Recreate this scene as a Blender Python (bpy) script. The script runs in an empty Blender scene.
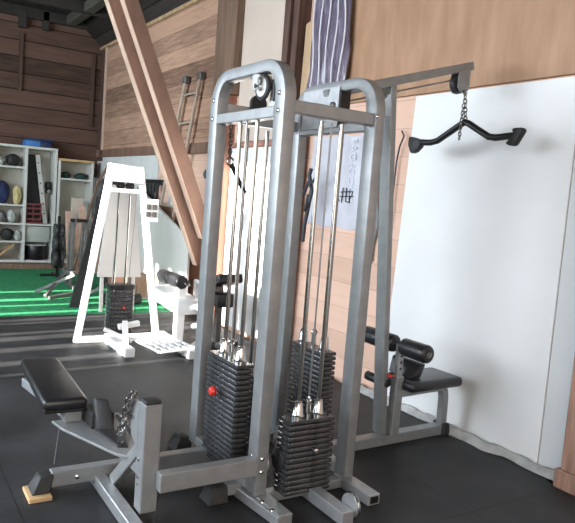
import bpy, bmesh, math, random
from mathutils import Vector, Matrix
random.seed(7)
D = bpy.data
S = bpy.context.scene
COL = S.collection
PI = math.pi

# ---------------------------------------------------------------- materials
def material(name, color, rough=0.5, metal=0.0, noise=0.0, scale=8.0, bump=0.0, bscale=60.0,
             c2=None, stretch=(1, 1, 1), spec=0.5, detail=4.0, alpha=None, transmission=0.0, coat=0.0):
    m = D.materials.new(name); m.use_nodes = True
    nt = m.node_tree; n = nt.nodes; l = nt.links
    b = n['Principled BSDF']
    b.inputs['Base Color'].default_value = (*color, 1)
    b.inputs['Roughness'].default_value = rough
    b.inputs['Metallic'].default_value = metal
    b.inputs['Specular IOR Level'].default_value = spec
    b.inputs['Coat Weight'].default_value = coat
    b.inputs['Transmission Weight'].default_value = transmission
    if alpha is not None: b.inputs['Alpha'].default_value = alpha
    tc = n.new('ShaderNodeTexCoord'); mp = n.new('ShaderNodeMapping')
    mp.inputs['Scale'].default_value = stretch
    l.new(tc.outputs['Object'], mp.inputs['Vector'])
    if noise > 0 or c2:
        t = n.new('ShaderNodeTexNoise'); t.inputs['Scale'].default_value = scale; t.inputs['Detail'].default_value = detail
        l.new(mp.outputs['Vector'], t.inputs['Vector'])
        r = n.new('ShaderNodeValToRGB')
        a = tuple(max(0, c * (1 - noise)) for c in color); z = c2 if c2 else tuple(min(1, c * (1 + noise)) for c in color)
        r.color_ramp.elements[0].color = (*a, 1); r.color_ramp.elements[1].color = (*z, 1)
        r.color_ramp.elements[0].position = 0.3; r.color_ramp.elements[1].position = 0.7
        l.new(t.outputs['Fac'], r.inputs['Fac']); l.new(r.outputs['Color'], b.inputs['Base Color'])
    if bump > 0:
        t2 = n.new('ShaderNodeTexNoise'); t2.inputs['Scale'].default_value = bscale; t2.inputs['Detail'].default_value = 3
        l.new(mp.outputs['Vector'], t2.inputs['Vector'])
        bp = n.new('ShaderNodeBump'); bp.inputs['Strength'].default_value = bump; bp.inputs['Distance'].default_value = 0.01
        l.new(t2.outputs['Fac'], bp.inputs['Height']); l.new(bp.outputs['Normal'], b.inputs['Normal'])
    return m

def planks(name, color, c2, pitch=0.2, vertical_axis=2, seam=0.03, rough=0.75, dark=0.25, grain=(0.6, 0.6, 9), shift=0.0, gscale=3.0, seamfade=0.0):
    """boards laid side by side along one axis, with thin dark gaps, grain and a tone of their own"""
    m = D.materials.new(name); m.use_nodes = True
    nt = m.node_tree; n = nt.nodes; l = nt.links; b = n['Principled BSDF']
    b.inputs['Roughness'].default_value = rough; b.inputs['Specular IOR Level'].default_value = 0.25
    geo = n.new('ShaderNodeNewGeometry'); sx = n.new('ShaderNodeSeparateXYZ'); l.new(geo.outputs['Position'], sx.inputs[0])
    ax = sx.outputs[vertical_axis]
    def mth(op, a, v=None, w=None):
        k = n.new('ShaderNodeMath'); k.operation = op
        for i, q in enumerate((a, v, w)):
            if q is None: continue
            if isinstance(q, (int, float)): k.inputs[i].default_value = q
            else: l.new(q, k.inputs[i])
        return k.outputs[0]
    u = mth('DIVIDE', mth('ADD', ax, shift), pitch)
    fl = mth('FLOOR', u); fr = mth('FRACT', u)
    wn = n.new('ShaderNodeTexWhiteNoise'); wn.noise_dimensions = '1D'; l.new(fl, wn.inputs['W'])
    mp = n.new('ShaderNodeMapping'); mp.inputs['Scale'].default_value = grain; l.new(geo.outputs['Position'], mp.inputs['Vector'])
    t = n.new('ShaderNodeTexNoise'); t.inputs['Scale'].default_value = gscale; t.inputs['Detail'].default_value = 6; t.inputs['Distortion'].default_value = 0.6
    l.new(mp.outputs['Vector'], t.inputs['Vector'])
    f = mth('ADD', mth('MULTIPLY', wn.outputs['Value'], 0.5), mth('MULTIPLY', t.outputs['Fac'], 0.75))
    r = n.new('ShaderNodeValToRGB'); r.color_ramp.elements[0].position = 0.3; r.color_ramp.elements[1].position = 0.85
    r.color_ramp.elements[0].color = (*color, 1); r.color_ramp.elements[1].color = (*c2, 1)
    l.new(f, r.inputs['Fac'])
    gap = mth('LESS_THAN', fr, seam)
    mx = n.new('ShaderNodeMix'); mx.data_type = 'RGBA'; mx.blend_type = 'MULTIPLY'
    l.new(gap, mx.inputs['Factor']); l.new(r.outputs['Color'], mx.inputs['A']); mx.inputs['B'].default_value = (dark, dark, dark, 1)
    l.new(mx.outputs['Result'], b.inputs['Base Color'])
    bp = n.new('ShaderNodeBump'); bp.inputs['Strength'].default_value = 0.5; bp.inputs['Distance'].default_value = 0.01
    l.new(mth('SUBTRACT', 1.0, gap), bp.inputs['Height']); l.new(bp.outputs['Normal'], b.inputs['Normal'])
    return m

M = {}
M['silver'] = material('silver_paint', (0.275, 0.285, 0.288), 0.40, 0.4, 0.10, 14, 0.12, 300, spec=0.5)
M['silverlight'] = material('bare_steel', (0.42, 0.43, 0.44), 0.35, 0.6, 0.10, 20, 0.1, 300)
M['chrome'] = material('chrome', (0.55, 0.55, 0.54), 0.16, 1.0)
M['rod'] = material('guide_rod_steel', (0.30, 0.295, 0.28), 0.2, 1.0)
M['iron'] = material('weight_iron', (0.082, 0.084, 0.088), 0.22, 0.5, 0.35, 14, 0.5, 60)
M['blackrub'] = material('black_rubber', (0.018, 0.018, 0.018), 0.6, 0, 0.2, 20, 0.2, 120)
M['vinyl'] = material('black_vinyl', (0.014, 0.014, 0.016), 0.33, 0, 0.1, 10, 0.15, 180, spec=0.6)
M['blackmetal'] = material('black_metal', (0.012, 0.012, 0.012), 0.4, 0.2)
M['red'] = material('red_plastic', (0.6, 0.03, 0.02), 0.35)
M['white'] = material('white_enamel', (0.74, 0.74, 0.73), 0.35, 0, 0.03, 10)
M['chain'] = material('chain_steel', (0.16, 0.155, 0.15), 0.3, 1.0)
M['wood'] = material('raw_pine', (0.55, 0.36, 0.18), 0.7, 0, 0.25, 5, 0.2, 40, stretch=(1, 1, 0.15))
M['paleboard'] = material('pale_pine', (0.46, 0.31, 0.18), 0.7, 0, 0.25, 5, 0.2, 40, stretch=(2, 2, 0.2))
M['ladder'] = material('weathered_ladder', (0.44, 0.35, 0.28), 0.6, 0.1, 0.15, 6)
M['brace'] = material('brace_timber', (0.205, 0.112, 0.078), 0.75, 0, 0.25, 3.0, 0.2, 40, stretch=(3, 1, 0.5))
M['litedge_trim'] = material('lit_edge_and_trim', (0.58, 0.41, 0.31), 0.7, 0, 0.15, 4)  # pale tone paints light onto the brace edges; also colours the corner trim
M['darktimber'] = material('dark_timber', (0.085, 0.045, 0.032), 0.8, 0, 0.4, 5, 0.3, 30, stretch=(4, 4, 0.4))
M['midtimber'] = material('weathered_timber', (0.20, 0.125, 0.085), 0.8, 0, 0.3, 4, 0.3, 30, stretch=(4, 4, 0.3))
M['redtimber'] = material('reddish_timber', (0.33, 0.155, 0.105), 0.8, 0, 0.3, 4, 0.3, 30, stretch=(4, 4, 0.3))
M['oldtimber'] = material('rough_timber', (0.30, 0.17, 0.12), 0.85, 0, 0.4, 5, 0.5, 30, stretch=(4, 4, 0.4))
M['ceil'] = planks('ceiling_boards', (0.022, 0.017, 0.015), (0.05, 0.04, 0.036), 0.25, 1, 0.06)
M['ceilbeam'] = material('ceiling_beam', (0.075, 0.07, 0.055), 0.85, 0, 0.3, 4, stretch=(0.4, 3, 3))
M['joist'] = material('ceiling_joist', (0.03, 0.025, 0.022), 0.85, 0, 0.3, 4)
M['farwall'] = planks('dark_log_boards', (0.05, 0.029, 0.022), (0.15, 0.086, 0.064), 0.27, 2, 0.06, dark=0.2, grain=(1, 0.5, 6))
M['upper'] = planks('boards_dim_tone', (0.15, 0.085, 0.06), (0.56, 0.34, 0.235), 0.24, 2, 0.025, dark=0.45, grain=(0.8, 1, 11))  # wall boards darkened in colour for the dim light up high
M['peach'] = planks('boards_lit_tone', (0.58, 0.375, 0.28), (0.70, 0.465, 0.355), 0.215, 2, 0.018, dark=0.62, grain=(0.5, 1, 5), shift=0.05)  # the same wall boards, tone lightened for the light falling lower down
M['plaster'] = material('pale_plaster', (0.64, 0.64, 0.62), 0.85, 0, 0.08, 2.0, 0.15, 30)
M['whitepanel'] = material('white_wallboard', (0.69, 0.69, 0.68), 0.55, 0, 0.0, 1.2, c2=(0.78, 0.78, 0.78))
M['whitepanel2'] = material('grey_white_wallboard', (0.60, 0.61, 0.61), 0.6, 0, 0.04, 1.2)
M['cream'] = material('cream_board', (0.56, 0.46, 0.385), 0.75, 0, 0.06, 2)
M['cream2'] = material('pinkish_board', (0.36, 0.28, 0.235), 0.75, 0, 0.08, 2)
M['tan'] = material('tan_hardboard', (0.34, 0.185, 0.10), 0.6, 0, 0.13, 3.5, 0.05, 60, c2=(0.40, 0.235, 0.135), stretch=(2.5, 1, 0.6))
M['greypanel'] = material('light_grey_board', (0.58, 0.56, 0.53), 0.6, 0, 0.06, 2)
M['shelf'] = material('white_melamine', (0.62, 0.62, 0.58), 0.45, 0, 0.05, 3)
M['shelfback'] = material('cream_melamine', (0.52, 0.49, 0.42), 0.6, 0, 0.05, 3)
M['blue'] = material('blue_plastic', (0.05, 0.19, 0.48), 0.4)
M['bluelid'] = material('navy_plastic', (0.012, 0.03, 0.09), 0.4)
M['bluesheet'] = material('pale_blue_film', (0.50, 0.495, 0.54), 0.4, 0, 0.08, 6, 0.25, 18)
M['greenblue'] = material('teal_grey_film', (0.30, 0.385, 0.42), 0.4, 0, 0.15, 9, 0.3, 20)
M['lilac'] = material('lilac_film', (0.17, 0.145, 0.20), 0.25, 0, 0.25, 12, 0.5, 20, stretch=(4, 4, 0.6), coat=0.5)
M['whitestripe'] = material('white_stripe', (0.72, 0.70, 0.74), 0.35)
M['filmletter'] = material('pale_print', (0.62, 0.64, 0.72), 0.5)
M['ink'] = material('marker_ink', (0.03, 0.03, 0.04), 0.6)
M['cloth'] = material('dark_green_cloth', (0.02, 0.05, 0.035), 0.9, 0, 0.3, 20, 0.3, 60)
M['navy'] = material('navy_cloth', (0.02, 0.03, 0.09), 0.9, 0, 0.3, 20)
M['yellow'] = material('pale_yellow_bag', (0.55, 0.46, 0.22), 0.8, 0, 0.2, 20)
M['crate'] = material('dark_red_plastic', (0.16, 0.035, 0.04), 0.5)
M['clear'] = material('cloudy_plastic', (0.42, 0.45, 0.42), 0.25, 0, 0.06, 5)
M['torn'] = material('torn_grey_underlay', (0.40, 0.40, 0.385), 0.7, 0, 0.3, 8, 0.6, 25)
M['concrete'] = material('concrete', (0.10, 0.10, 0.10), 0.9, 0, 0.2, 5)
M['turf'] = material('green_turf', (0.015, 0.25, 0.09), 0.85, 0, 0.3, 30, 0.6, 250, c2=(0.03, 0.36, 0.14))
M['chainbright'] = material('bright_chain', (0.42, 0.41, 0.40), 0.25, 1.0)
M['wire'] = material('steel_cable', (0.25, 0.25, 0.25), 0.4, 0.8)
M['blacksheet'] = material('black_board', (0.02, 0.02, 0.022), 0.6)
M['greymetal'] = material('worn_grey_metal', (0.17, 0.165, 0.16), 0.5, 0.6, 0.25, 12)
M['alu'] = material('aluminium', (0.62, 0.62, 0.60), 0.4, 0.4)

# rubber floor with mat joints and scuffs
def rubber_floor():
    m = D.materials.new('rubber_mats'); m.use_nodes = True
    nt = m.node_tree; n = nt.nodes; l = nt.links; b = n['Principled BSDF']
    b.inputs['Roughness'].default_value = 0.58; b.inputs['Specular IOR Level'].default_value = 0.28
    geo = n.new('ShaderNodeNewGeometry')
    br = n.new('ShaderNodeTexBrick'); br.inputs['Scale'].default_value = 1.0
    br.inputs['Brick Width'].default_value = 1.0; br.inputs['Row Height'].default_value = 1.0
    br.inputs['Mortar Size'].default_value = 0.004; br.offset = 0.0
    br.inputs['Color1'].default_value = (1, 1, 1, 1); br.inputs['Color2'].default_value = (0.85, 0.85, 0.85, 1); br.inputs['Mortar'].default_value = (0.45, 0.45, 0.45, 1)
    mp = n.new('ShaderNodeMapping'); mp.inputs['Location'].default_value = (0.15, 0.42, 0); l.new(geo.outputs['Position'], mp.inputs['Vector']); l.new(mp.outputs['Vector'], br.inputs['Vector'])
    t = n.new('ShaderNodeTexNoise'); t.inputs['Scale'].default_value = 2.2; t.inputs['Detail'].default_value = 8; l.new(geo.outputs['Position'], t.inputs['Vector'])
    r = n.new('ShaderNodeValToRGB'); r.color_ramp.elements[0].position = 0.35; r.color_ramp.elements[1].position = 0.75
    r.color_ramp.elements[0].color = (0.022, 0.0222, 0.023, 1); r.color_ramp.elements[1].color = (0.05, 0.05, 0.053, 1)
    l.new(t.outputs['Fac'], r.inputs['Fac'])
    mx = n.new('ShaderNodeMix'); mx.data_type = 'RGBA'; mx.blend_type = 'MULTIPLY'; mx.inputs['Factor'].default_value = 1
    l.new(r.outputs['Color'], mx.inputs['A']); l.new(br.outputs['Color'], mx.inputs['B']); l.new(mx.outputs['Result'], b.inputs['Base Color'])
    t2 = n.new('ShaderNodeTexNoise'); t2.inputs['Scale'].default_value = 180; l.new(geo.outputs['Position'], t2.inputs['Vector'])
    bp = n.new('ShaderNodeBump'); bp.inputs['Strength'].default_value = 0.25; bp.inputs['Distance'].default_value = 0.004
    l.new(t2.outputs['Fac'], bp.inputs['Height']); l.new(bp.outputs['Normal'], b.inputs['Normal'])
    return m
M['floor'] = rubber_floor()

# ---------------------------------------------------------------- mesh builder
V = Vector
class MB:
    def __init__(s): s.bm = bmesh.new()
    def _add(s, t):
        me = D.meshes.new('t'); t.to_mesh(me); t.free(); s.bm.from_mesh(me); D.meshes.remove(me); return s
    def box(s, x0, x1, y0, y1, z0, z1, bev=0.003, seg=1, mat=None):
        t = bmesh.new(); bmesh.ops.create_cube(t, size=1)
        for v in t.verts: v.co = V(((x0 + x1) / 2 + v.co.x * (x1 - x0), (y0 + y1) / 2 + v.co.y * (y1 - y0), (z0 + z1) / 2 + v.co.z * (z1 - z0)))
        if bev: bmesh.ops.bevel(t, geom=list(t.edges), offset=min(bev, 0.45 * min(abs(x1 - x0), abs(y1 - y0), abs(z1 - z0))), segments=seg, affect='EDGES', profile=0.5)
        if mat: bmesh.ops.transform(t, matrix=mat, verts=t.verts)
        return s._add(t)
    def beam(s, p, q, w, h, up=(0, 0, 1), bev=0.004, seg=1):
        """rectangular bar from p to q: h along up, w across"""
        p = V(p); q = V(q); d = q - p; L = d.length; d.normalize(); up = V(up)
        side = d.cross(up)
        if side.length < 1e-4: up = V((0, 1, 0)); side = d.cross(up)
        side.normalize(); u2 = side.cross(d)
        mt = Matrix((( side.x, d.x, u2.x, (p.x + q.x) / 2), (side.y, d.y, u2.y, (p.y + q.y) / 2), (side.z, d.z, u2.z, (p.z + q.z) / 2), (0, 0, 0, 1)))
        return s.box(-w / 2, w / 2, -L / 2, L / 2, -h / 2, h / 2, bev, seg, mt)
    def tube(s, p, q, r, seg=16, r2=None, bev=0.0):
        p = V(p); q = V(q); d = q - p; t = bmesh.new()
        bmesh.ops.create_cone(t, cap_ends=True, segments=seg, radius1=r, radius2=r if r2 is None else r2, depth=d.length)
        if bev:
            es = [e for e in t.edges if len(e.link_faces) == 2 and max(len(f.verts) for f in e.link_faces) > 4]
            bmesh.ops.bevel(t, geom=es, offset=bev, segments=3, affect='EDGES', profile=0.5)
        rot = V((0, 0, 1)).rotation_difference(d.normalized()).to_matrix().to_4x4()
        bmesh.ops.transform(t, matrix=Matrix.Translation((p + q) / 2) @ rot, verts=t.verts)
        return s._add(t)
    def path(s, pts, r, seg=8, closed=False):
        """round bar along a polyline"""
        t = bmesh.new(); pts = [V(p) for p in pts]; n = len(pts); rings = []; prev = None
        for i, p in enumerate(pts):
            if closed: d = (pts[(i + 1) % n] - pts[i - 1])
            else: d = pts[min(i + 1, n - 1)] - pts[max(i - 1, 0)]
            d.normalize()
            if prev is None:
                a = d.cross(V((0, 0, 1)));
                if a.length < 0.1: a = d.cross(V((0, 1, 0)))
            else: a = prev - d * prev.dot(d)
            a.normalize(); prev = a; b = d.cross(a)
            rings.append([t.verts.new(p + (a * math.cos(2 * PI * k / seg) + b * math.sin(2 * PI * k / seg)) * r) for k in range(seg)])
        for i in range(n if closed else n - 1):
            A = rings[i]; B = rings[(i + 1) % n]
            for k in range(seg): t.faces.new((A[k], A[(k + 1) % seg], B[(k + 1) % seg], B[k]))
        if not closed:
            t.faces.new(list(reversed(rings[0]))); t.faces.new(rings[-1])
        bmesh.ops.recalc_face_normals(t, faces=t.faces)
        return s._add(t)
    def sweep(s, pts, wn, d0, d1, axis=1, bev=0.004):
        """rectangular bar bent in one plane: pts are (a, b) in the plane, wn its in-plane width, d0..d1 its depth along axis"""
        t = bmesh.new(); P = [V((a, b)) for a, b in pts]; n = len(P); rings = []
        def mk(a, b, d): return {0: (d, a, b), 1: (a, d, b), 2: (a, b, d)}[axis]
        for i, p in enumerate(P):
            e0 = (P[i] - P[i - 1]).normalized() if i > 0 else (P[1] - P[0]).normalized()
            e1 = (P[i + 1] - P[i]).normalized() if i < n - 1 else e0
            tt = (e0 + e1).normalized(); nn = V((-tt.y, tt.x)); k = (wn[i] if isinstance(wn, list) else wn) / 2 / max(0.3, tt.dot(e0))
            o = p + nn * k; q = p - nn * k
            rings.append([t.verts.new(mk(o.x, o.y, d0)), t.verts.new(mk(o.x, o.y, d1)), t.verts.new(mk(q.x, q.y, d1)), t.verts.new(mk(q.x, q.y, d0))])
        for i in range(n - 1):
            for k in range(4): t.faces.new((rings[i][k], rings[i][(k + 1) % 4], rings[i + 1][(k + 1) % 4], rings[i + 1][k]))
        t.faces.new(rings[0]); t.faces.new(list(reversed(rings[-1])))
        bmesh.ops.recalc_face_normals(t, faces=t.faces)
        if bev:
            es = [e for e in t.edges if len(e.link_faces) == 2 and e.calc_face_angle(0) > 0.9]
            bmesh.ops.bevel(t, geom=es, offset=bev, segments=2, affect='EDGES', profile=0.5)
        return s._add(t)
    def prism(s, pts, d0, d1, axis=1, bev=0.0, seg=1):
        t = bmesh.new()
        def mk(a, b, d): return {0: (d, a, b), 1: (a, d, b), 2: (a, b, d)}[axis]
        A = [t.verts.new(mk(a, b, d0)) for a, b in pts]; B = [t.verts.new(mk(a, b, d1)) for a, b in pts]
        n = len(pts); t.faces.new(A); t.faces.new(list(reversed(B)))
        for i in range(n): t.faces.new((A[i], B[i], B[(i + 1) % n], A[(i + 1) % n]))
        bmesh.ops.recalc_face_normals(t, faces=t.faces)
        if bev: bmesh.ops.bevel(t, geom=list(t.edges), offset=bev, segments=seg, affect='EDGES', profile=0.5)
        return s._add(t)
    def hexa(s, bottom, top, bev=0.0, seg=1):
        """box with four free corners below and four above"""
        t = bmesh.new(); A = [t.verts.new(p) for p in bottom]; B = [t.verts.new(p) for p in top]; n = len(A)
        t.faces.new(A); t.faces.new(list(reversed(B)))
        for i in range(n): t.faces.new((A[i], B[i], B[(i + 1) % n], A[(i + 1) % n]))
        bmesh.ops.recalc_face_normals(t, faces=t.faces)
        if bev: bmesh.ops.bevel(t, geom=list(t.edges), offset=bev, segments=seg, affect='EDGES', profile=0.5)
        return s._add(t)
    def torus(s, c, R, r, axis=(0, 1, 0), n=28, seg=8, sx=1.0):
        rot = V((0, 0, 1)).rotation_difference(V(axis).normalized()).to_matrix()
        return s.path([V(c) + rot @ V((R * sx * math.cos(2 * PI * k / n), R * math.sin(2 * PI * k / n), 0)) for k in range(n)], r, seg, True)
    def lathe(s, prof, c, axis=(0, 0, 1), seg=24):
        t = bmesh.new(); rot = V((0, 0, 1)).rotation_difference(V(axis).normalized()).to_matrix(); rings = []
        for r, z in prof: rings.append([t.verts.new(V(c) + rot @ V((r * math.cos(2 * PI * k / seg), r * math.sin(2 * PI * k / seg), z))) for k in range(seg)])
        for i in range(len(rings) - 1):
            for k in range(seg): t.faces.new((rings[i][k], rings[i][(k + 1) % seg], rings[i + 1][(k + 1) % seg], rings[i + 1][k]))
        t.faces.new(list(reversed(rings[0]))); t.faces.new(rings[-1])
        bmesh.ops.recalc_face_normals(t, faces=t.faces)
        return s._add(t)
    def chain(s, p, q, link=0.03, r=0.0035, sag=0.0):
        p = V(p); q = V(q); n = max(2, int((q - p).length / (link * 0.72)))
        for i in range(n):
            f = (i + 0.5) / n; c = p.lerp(q, f); c.z -= sag * 4 * f * (1 - f)
            d = (q - p).normalized(); a = d.cross(V((0.3, 1, 0.1))).normalized(); b = d.cross(a)
            w = a if i % 2 else b
            s.path([c + d * (link / 2 * math.cos(2 * PI * k / 10)) + w * (link * 0.3 * math.sin(2 * PI * k / 10)) for k in range(10)], r, 6, True)
        return s

WORLD = {}
def link(o):
    COL.objects.link(o); return o
def build(mb, name, mat, parent=None, smooth=True, angle=0.6):
    bm = mb.bm
    lo = V((1e9,) * 3); hi = -lo
    for v in bm.verts:
        for i in range(3): lo[i] = min(lo[i], v.co[i]); hi[i] = max(hi[i], v.co[i])
    org = V(((lo.x + hi.x) / 2, (lo.y + hi.y) / 2, lo.z if parent is None else (lo.z + hi.z) / 2))
    for v in bm.verts: v.co -= org
    me = D.meshes.new(name); bm.to_mesh(me); bm.free()
    if smooth:
        for p in me.polygons: p.use_smooth = True
        me.set_sharp_from_angle(angle=angle)
    me.materials.append(M[mat] if isinstance(mat, str) else mat)
    o = link(D.objects.new(name, me))
    if parent is not None: o.parent = parent; o.location = org - WORLD[parent]
    else: o.location = org
    WORLD[o] = org
    return o
def thing(name, label, cat, loc, group=None):
    o = link(D.objects.new(name, None)); o.location = loc; o.empty_display_size = 0.1; WORLD[o] = V(loc)
    return tag(o, label, cat, group)
def tag(o, label, cat, group=None):
    o['label'] = label; o['category'] = cat
    if group: o['group'] = group
    return o
def struct(mb, name, mat, smooth=False):
    o = build(mb, name, mat, None, smooth); o['kind'] = 'structure'; return o
def dup(o, parent, dloc):
    c = o.copy(); link(c); c.parent = parent; c.location = o.location + V(dloc); WORLD[c] = WORLD[o] + V(dloc); return c

# ================================================================ SETTING
WY = 3.45            # face of the long wall
FX = -12.1           # face of the far wall
CZ = 4.32            # ceiling
# rubber floor, with the ragged edge it has along the long wall
mb = MB(); t = bmesh.new()
edge = []
x = -7.5
while x < 3.0:
    edge.append((x, 3.345 + 0.018 * math.sin(x * 9.1) + 0.016 * math.sin(x * 23.7 + 1) + random.uniform(-.012, .012))); x += 0.06
pts = [(-7.5, -3.8), (3.0, -3.8)] + list(reversed(edge))
struct(MB().prism(pts, -0.05, 0.0, 2), 'floor', 'floor')
struct(MB().box(-12.3, 3.0, -3.9, 3.6, -0.12, -0.051, 0), 'floor_concrete', 'concrete')
struct(MB().box(-12.3, -7.5, -3.8, 3.45, -0.05, 0.004, 0), 'floor_turf', 'turf')
# grey underlay strip that shows between mats and wall
t = bmesh.new(); rows = []
x = -4.2
while x < -2.2:
    y0 = 3.325 + 0.022 * math.sin(x * 7) + 0.016 * math.sin(x * 19)
    rows.append([t.verts.new((x, y0 + (3.412 - y0) * k / 4, 0.006 + (0.028 * math.sin(k * 0.8) + 0.007 * math.sin(x * 31 + k)) + 0.02 * k / 4)) for k in range(5)])
    x += 0.05
for i in range(len(rows) - 1):
    for k in range(4): t.faces.new((rows[i][k], rows[i + 1][k], rows[i + 1][k + 1], rows[i][k + 1]))
ext = bmesh.ops.extrude_face_region(t, geom=list(t.faces))
for v in [g for g in ext['geom'] if isinstance(g, bmesh.types.BMVert)]: v.co.z = max(0.001, v.co.z - 0.008)
bmesh.ops.recalc_face_normals(t, faces=t.faces)
mb = MB(); mb._add(t)
tag(build(mb, 'underlay_strip', 'torn'), 'torn grey underlay showing between the black mats and the white panel', 'underlay')

# long wall
struct(MB().box(-12.3, 3.0, WY, WY + 0.15, -0.05, CZ, 0), 'wall_back', 'peach')
struct(MB().box(-11.78, -7.1, WY - 0.03, WY, 2.04, 3.88, 0), 'wall_upper', 'upper')
struct(MB().box(-12.1, -11.78, WY - 0.04, WY, 1.9, 3.95, 0), 'trim_13', 'darktimber')
struct(MB().box(-12.1, -9.05, WY - 0.02, WY, 0.0, 2.03, 0), 'wall_lower', 'plaster')
struct(MB().box(-12.1, -6.9, WY - 0.06, WY - 0.03, 1.97, 2.10, 0.004), 'trim_1', 'brace')
struct(MB().box(-12.1, -6.9, WY - 0.07, WY, 3.86, 3.91, 0.004), 'trim_2', 'paleboard')
mb = MB().box(-11.80, -11.72, WY - 0.06, WY - 0.03, 2.0, 3.9, 0.004)
struct(mb, 'trim_3', 'litedge_trim')
# timber posts standing on the long wall
struct(MB().box(-7.15, -6.66, WY - 0.13, WY, 2.6, CZ, 0.006), 'trim_4', 'midtimber')
struct(MB().box(-7.15, -6.76, WY - 0.13, WY, 0.0, 2.6, 0.006), 'trim_5', 'redtimber')
struct(MB().box(-5.57, -5.355, WY - 0.14, WY, 0.0, CZ, 0.006).box(-5.55, -5.45, WY - 0.18, WY - 0.14, 0, CZ, 0.006), 'trim_6', 'darktimber')
struct(MB().box(-6.85, -5.72, WY - 0.05, WY, 2.02, 2.07, 0.004), 'trim_7', 'redtimber')
# far wall of dark squared logs with battens
struct(MB().box(FX - 0.15, FX, -3.8, WY + 0.1, -0.05, CZ, 0), 'wall_far', 'farwall')
mb = MB()
for y0, z0, z1 in ((2.03, 2.95, 3.9), (3.24, 2.5, 3.75)): mb.box(FX, FX + 0.05, y0, y0 + 0.06, z0, z1, 0.004)
struct(mb, 'trim_8', 'darktimber')
# ceiling with a purlin and joists
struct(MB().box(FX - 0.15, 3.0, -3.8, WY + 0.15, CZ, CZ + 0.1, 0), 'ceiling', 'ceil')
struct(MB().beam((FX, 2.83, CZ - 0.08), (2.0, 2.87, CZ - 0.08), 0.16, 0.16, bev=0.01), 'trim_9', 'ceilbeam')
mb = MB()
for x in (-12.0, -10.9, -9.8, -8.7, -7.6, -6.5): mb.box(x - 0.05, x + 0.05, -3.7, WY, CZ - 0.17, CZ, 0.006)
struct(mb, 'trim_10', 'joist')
# sloping boards between wall top and ceiling
struct(MB().hexa([(-12.1, WY, 3.90), (-6.9, WY, 3.90), (-6.9, WY - 0.04, 3.90), (-12.1, WY - 0.04, 3.90)],
                 [(-12.1, WY - 0.46, CZ - 0.001), (-6.9, WY - 0.46, CZ - 0.001), (-6.9, WY - 0.5, CZ - 0.001), (-12.1, WY - 0.5, CZ - 0.001)]), 'trim_11', 'ceil')
struct(MB().beam((-12.0, 2.05, CZ - 0.02), (-12.0, 2.05, 3.98), 0.12, 0.12, (0, 1, 0), 0.006).beam((-12.0, 2.42, CZ - 0.02), (-12.0, 2.42, 4.0), 0.1, 0.1, (0, 1, 0), 0.006), 'trim_12', 'joist')
# barn side out of frame: upright boards, with gaps between the boards that let the sun through in bands
mb = MB()
SY = -3.7
gaps = [(-8.62, .10), (-8.05, .16), (-7.62, .08), (-7.18, .10), (-6.83, .12), (-6.64, .07), (-6.20, .10), (-6.02, .16), (-5.60, .15), (-5.15, .13), (-4.78, .05)]
mb.box(FX - 0.1, 3.0, SY - 0.04, SY, -0.05, 1.15, 0); mb.box(FX - 0.1, 3.0, SY - 0.04, SY, 3.75, CZ, 0)
last = FX - 0.1
def board(x0, x1):
    # unseen opening between HX0 and HX1, added to sun the white panel behind
    mb.box(x0, x1, SY - 0.04, SY, 1.15, 2.35, 0)
    for a, b in ((x0, min(x1, HX0)), (max(x0, HX1), x1)):
        if b > a: mb.box(a, b, SY - 0.04, SY, 2.35, 3.75, 0)
HX0, HX1 = -6.05, -5.10
for gx, gw in gaps:
    board(last, gx); last = gx + gw
    if not (HX0 - .01 < gx < HX1): mb.box(gx, last, SY - 0.04, SY, 2.35, 3.75, 0)
mb.box(last, 3.0, SY - 0.04, SY, 1.15, 3.75, 0)
struct(mb, 'wall_left', 'upper')

# ---------------------------------------------------------------- things fixed to or leaning on the long wall
tag(build(MB().hexa([(-3.87, WY - .035, .012), (-2.40, WY - .035, .012), (-2.40, WY - .004, .012), (-3.87, WY - .004, .012)], [(-3.775, WY - .035, 2.33), (-2.40, WY - .035, 2.33), (-2.40, WY - .004, 2.33), (-3.775, WY - .004, 2.33)], .003), 'wall_panel', 'whitepanel'), 'large plain white panel on the wall behind the pulldown seat', 'panel')
tag(build(MB().box(-2.395, -1.2, WY - 0.03, WY - 0.004, 0.012, 2.33, 0.003), 'wall_panel', 'whitepanel2'), 'greyer white panel at the right edge, beside the rough post', 'panel')
tag(build(MB().box(-4.69, -0.9, WY - 0.03, WY - 0.004, 2.345, CZ - 0.01, 0.003), 'hardboard_sheet', 'tan'), 'tan brown hardboard sheet covering the wall above the white panel', 'board')
tag(build(MB().box(-6.64, -5.74, WY - 0.04, WY - 0.004, 2.08, CZ - 0.01, 0.003), 'wall_panel', 'cream'), 'tall cream panel high on the wall between two dark timber posts', 'panel')
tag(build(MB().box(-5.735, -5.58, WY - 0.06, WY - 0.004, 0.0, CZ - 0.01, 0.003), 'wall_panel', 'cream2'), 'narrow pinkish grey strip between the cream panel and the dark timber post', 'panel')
tag(build(MB().box(-6.74, -5.74, WY - 0.035, WY - 0.004, 0.02, 2.01, 0.003), 'wall_panel', 'whitepanel'), 'bright white lower panel seen between the rods of the front tower', 'panel')
tag(build(MB().box(-2.165, -1.93, WY - 0.16, WY - 0.04, 0.10, CZ - 0.02, 0.012).box(-2.185, -1.90, WY - 0.18, WY - 0.04, 0.0, 0.11, 0.008), 'timber_post', 'oldtimber'), 'rough brown timber post on a short block at the right edge', 'post')
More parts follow.
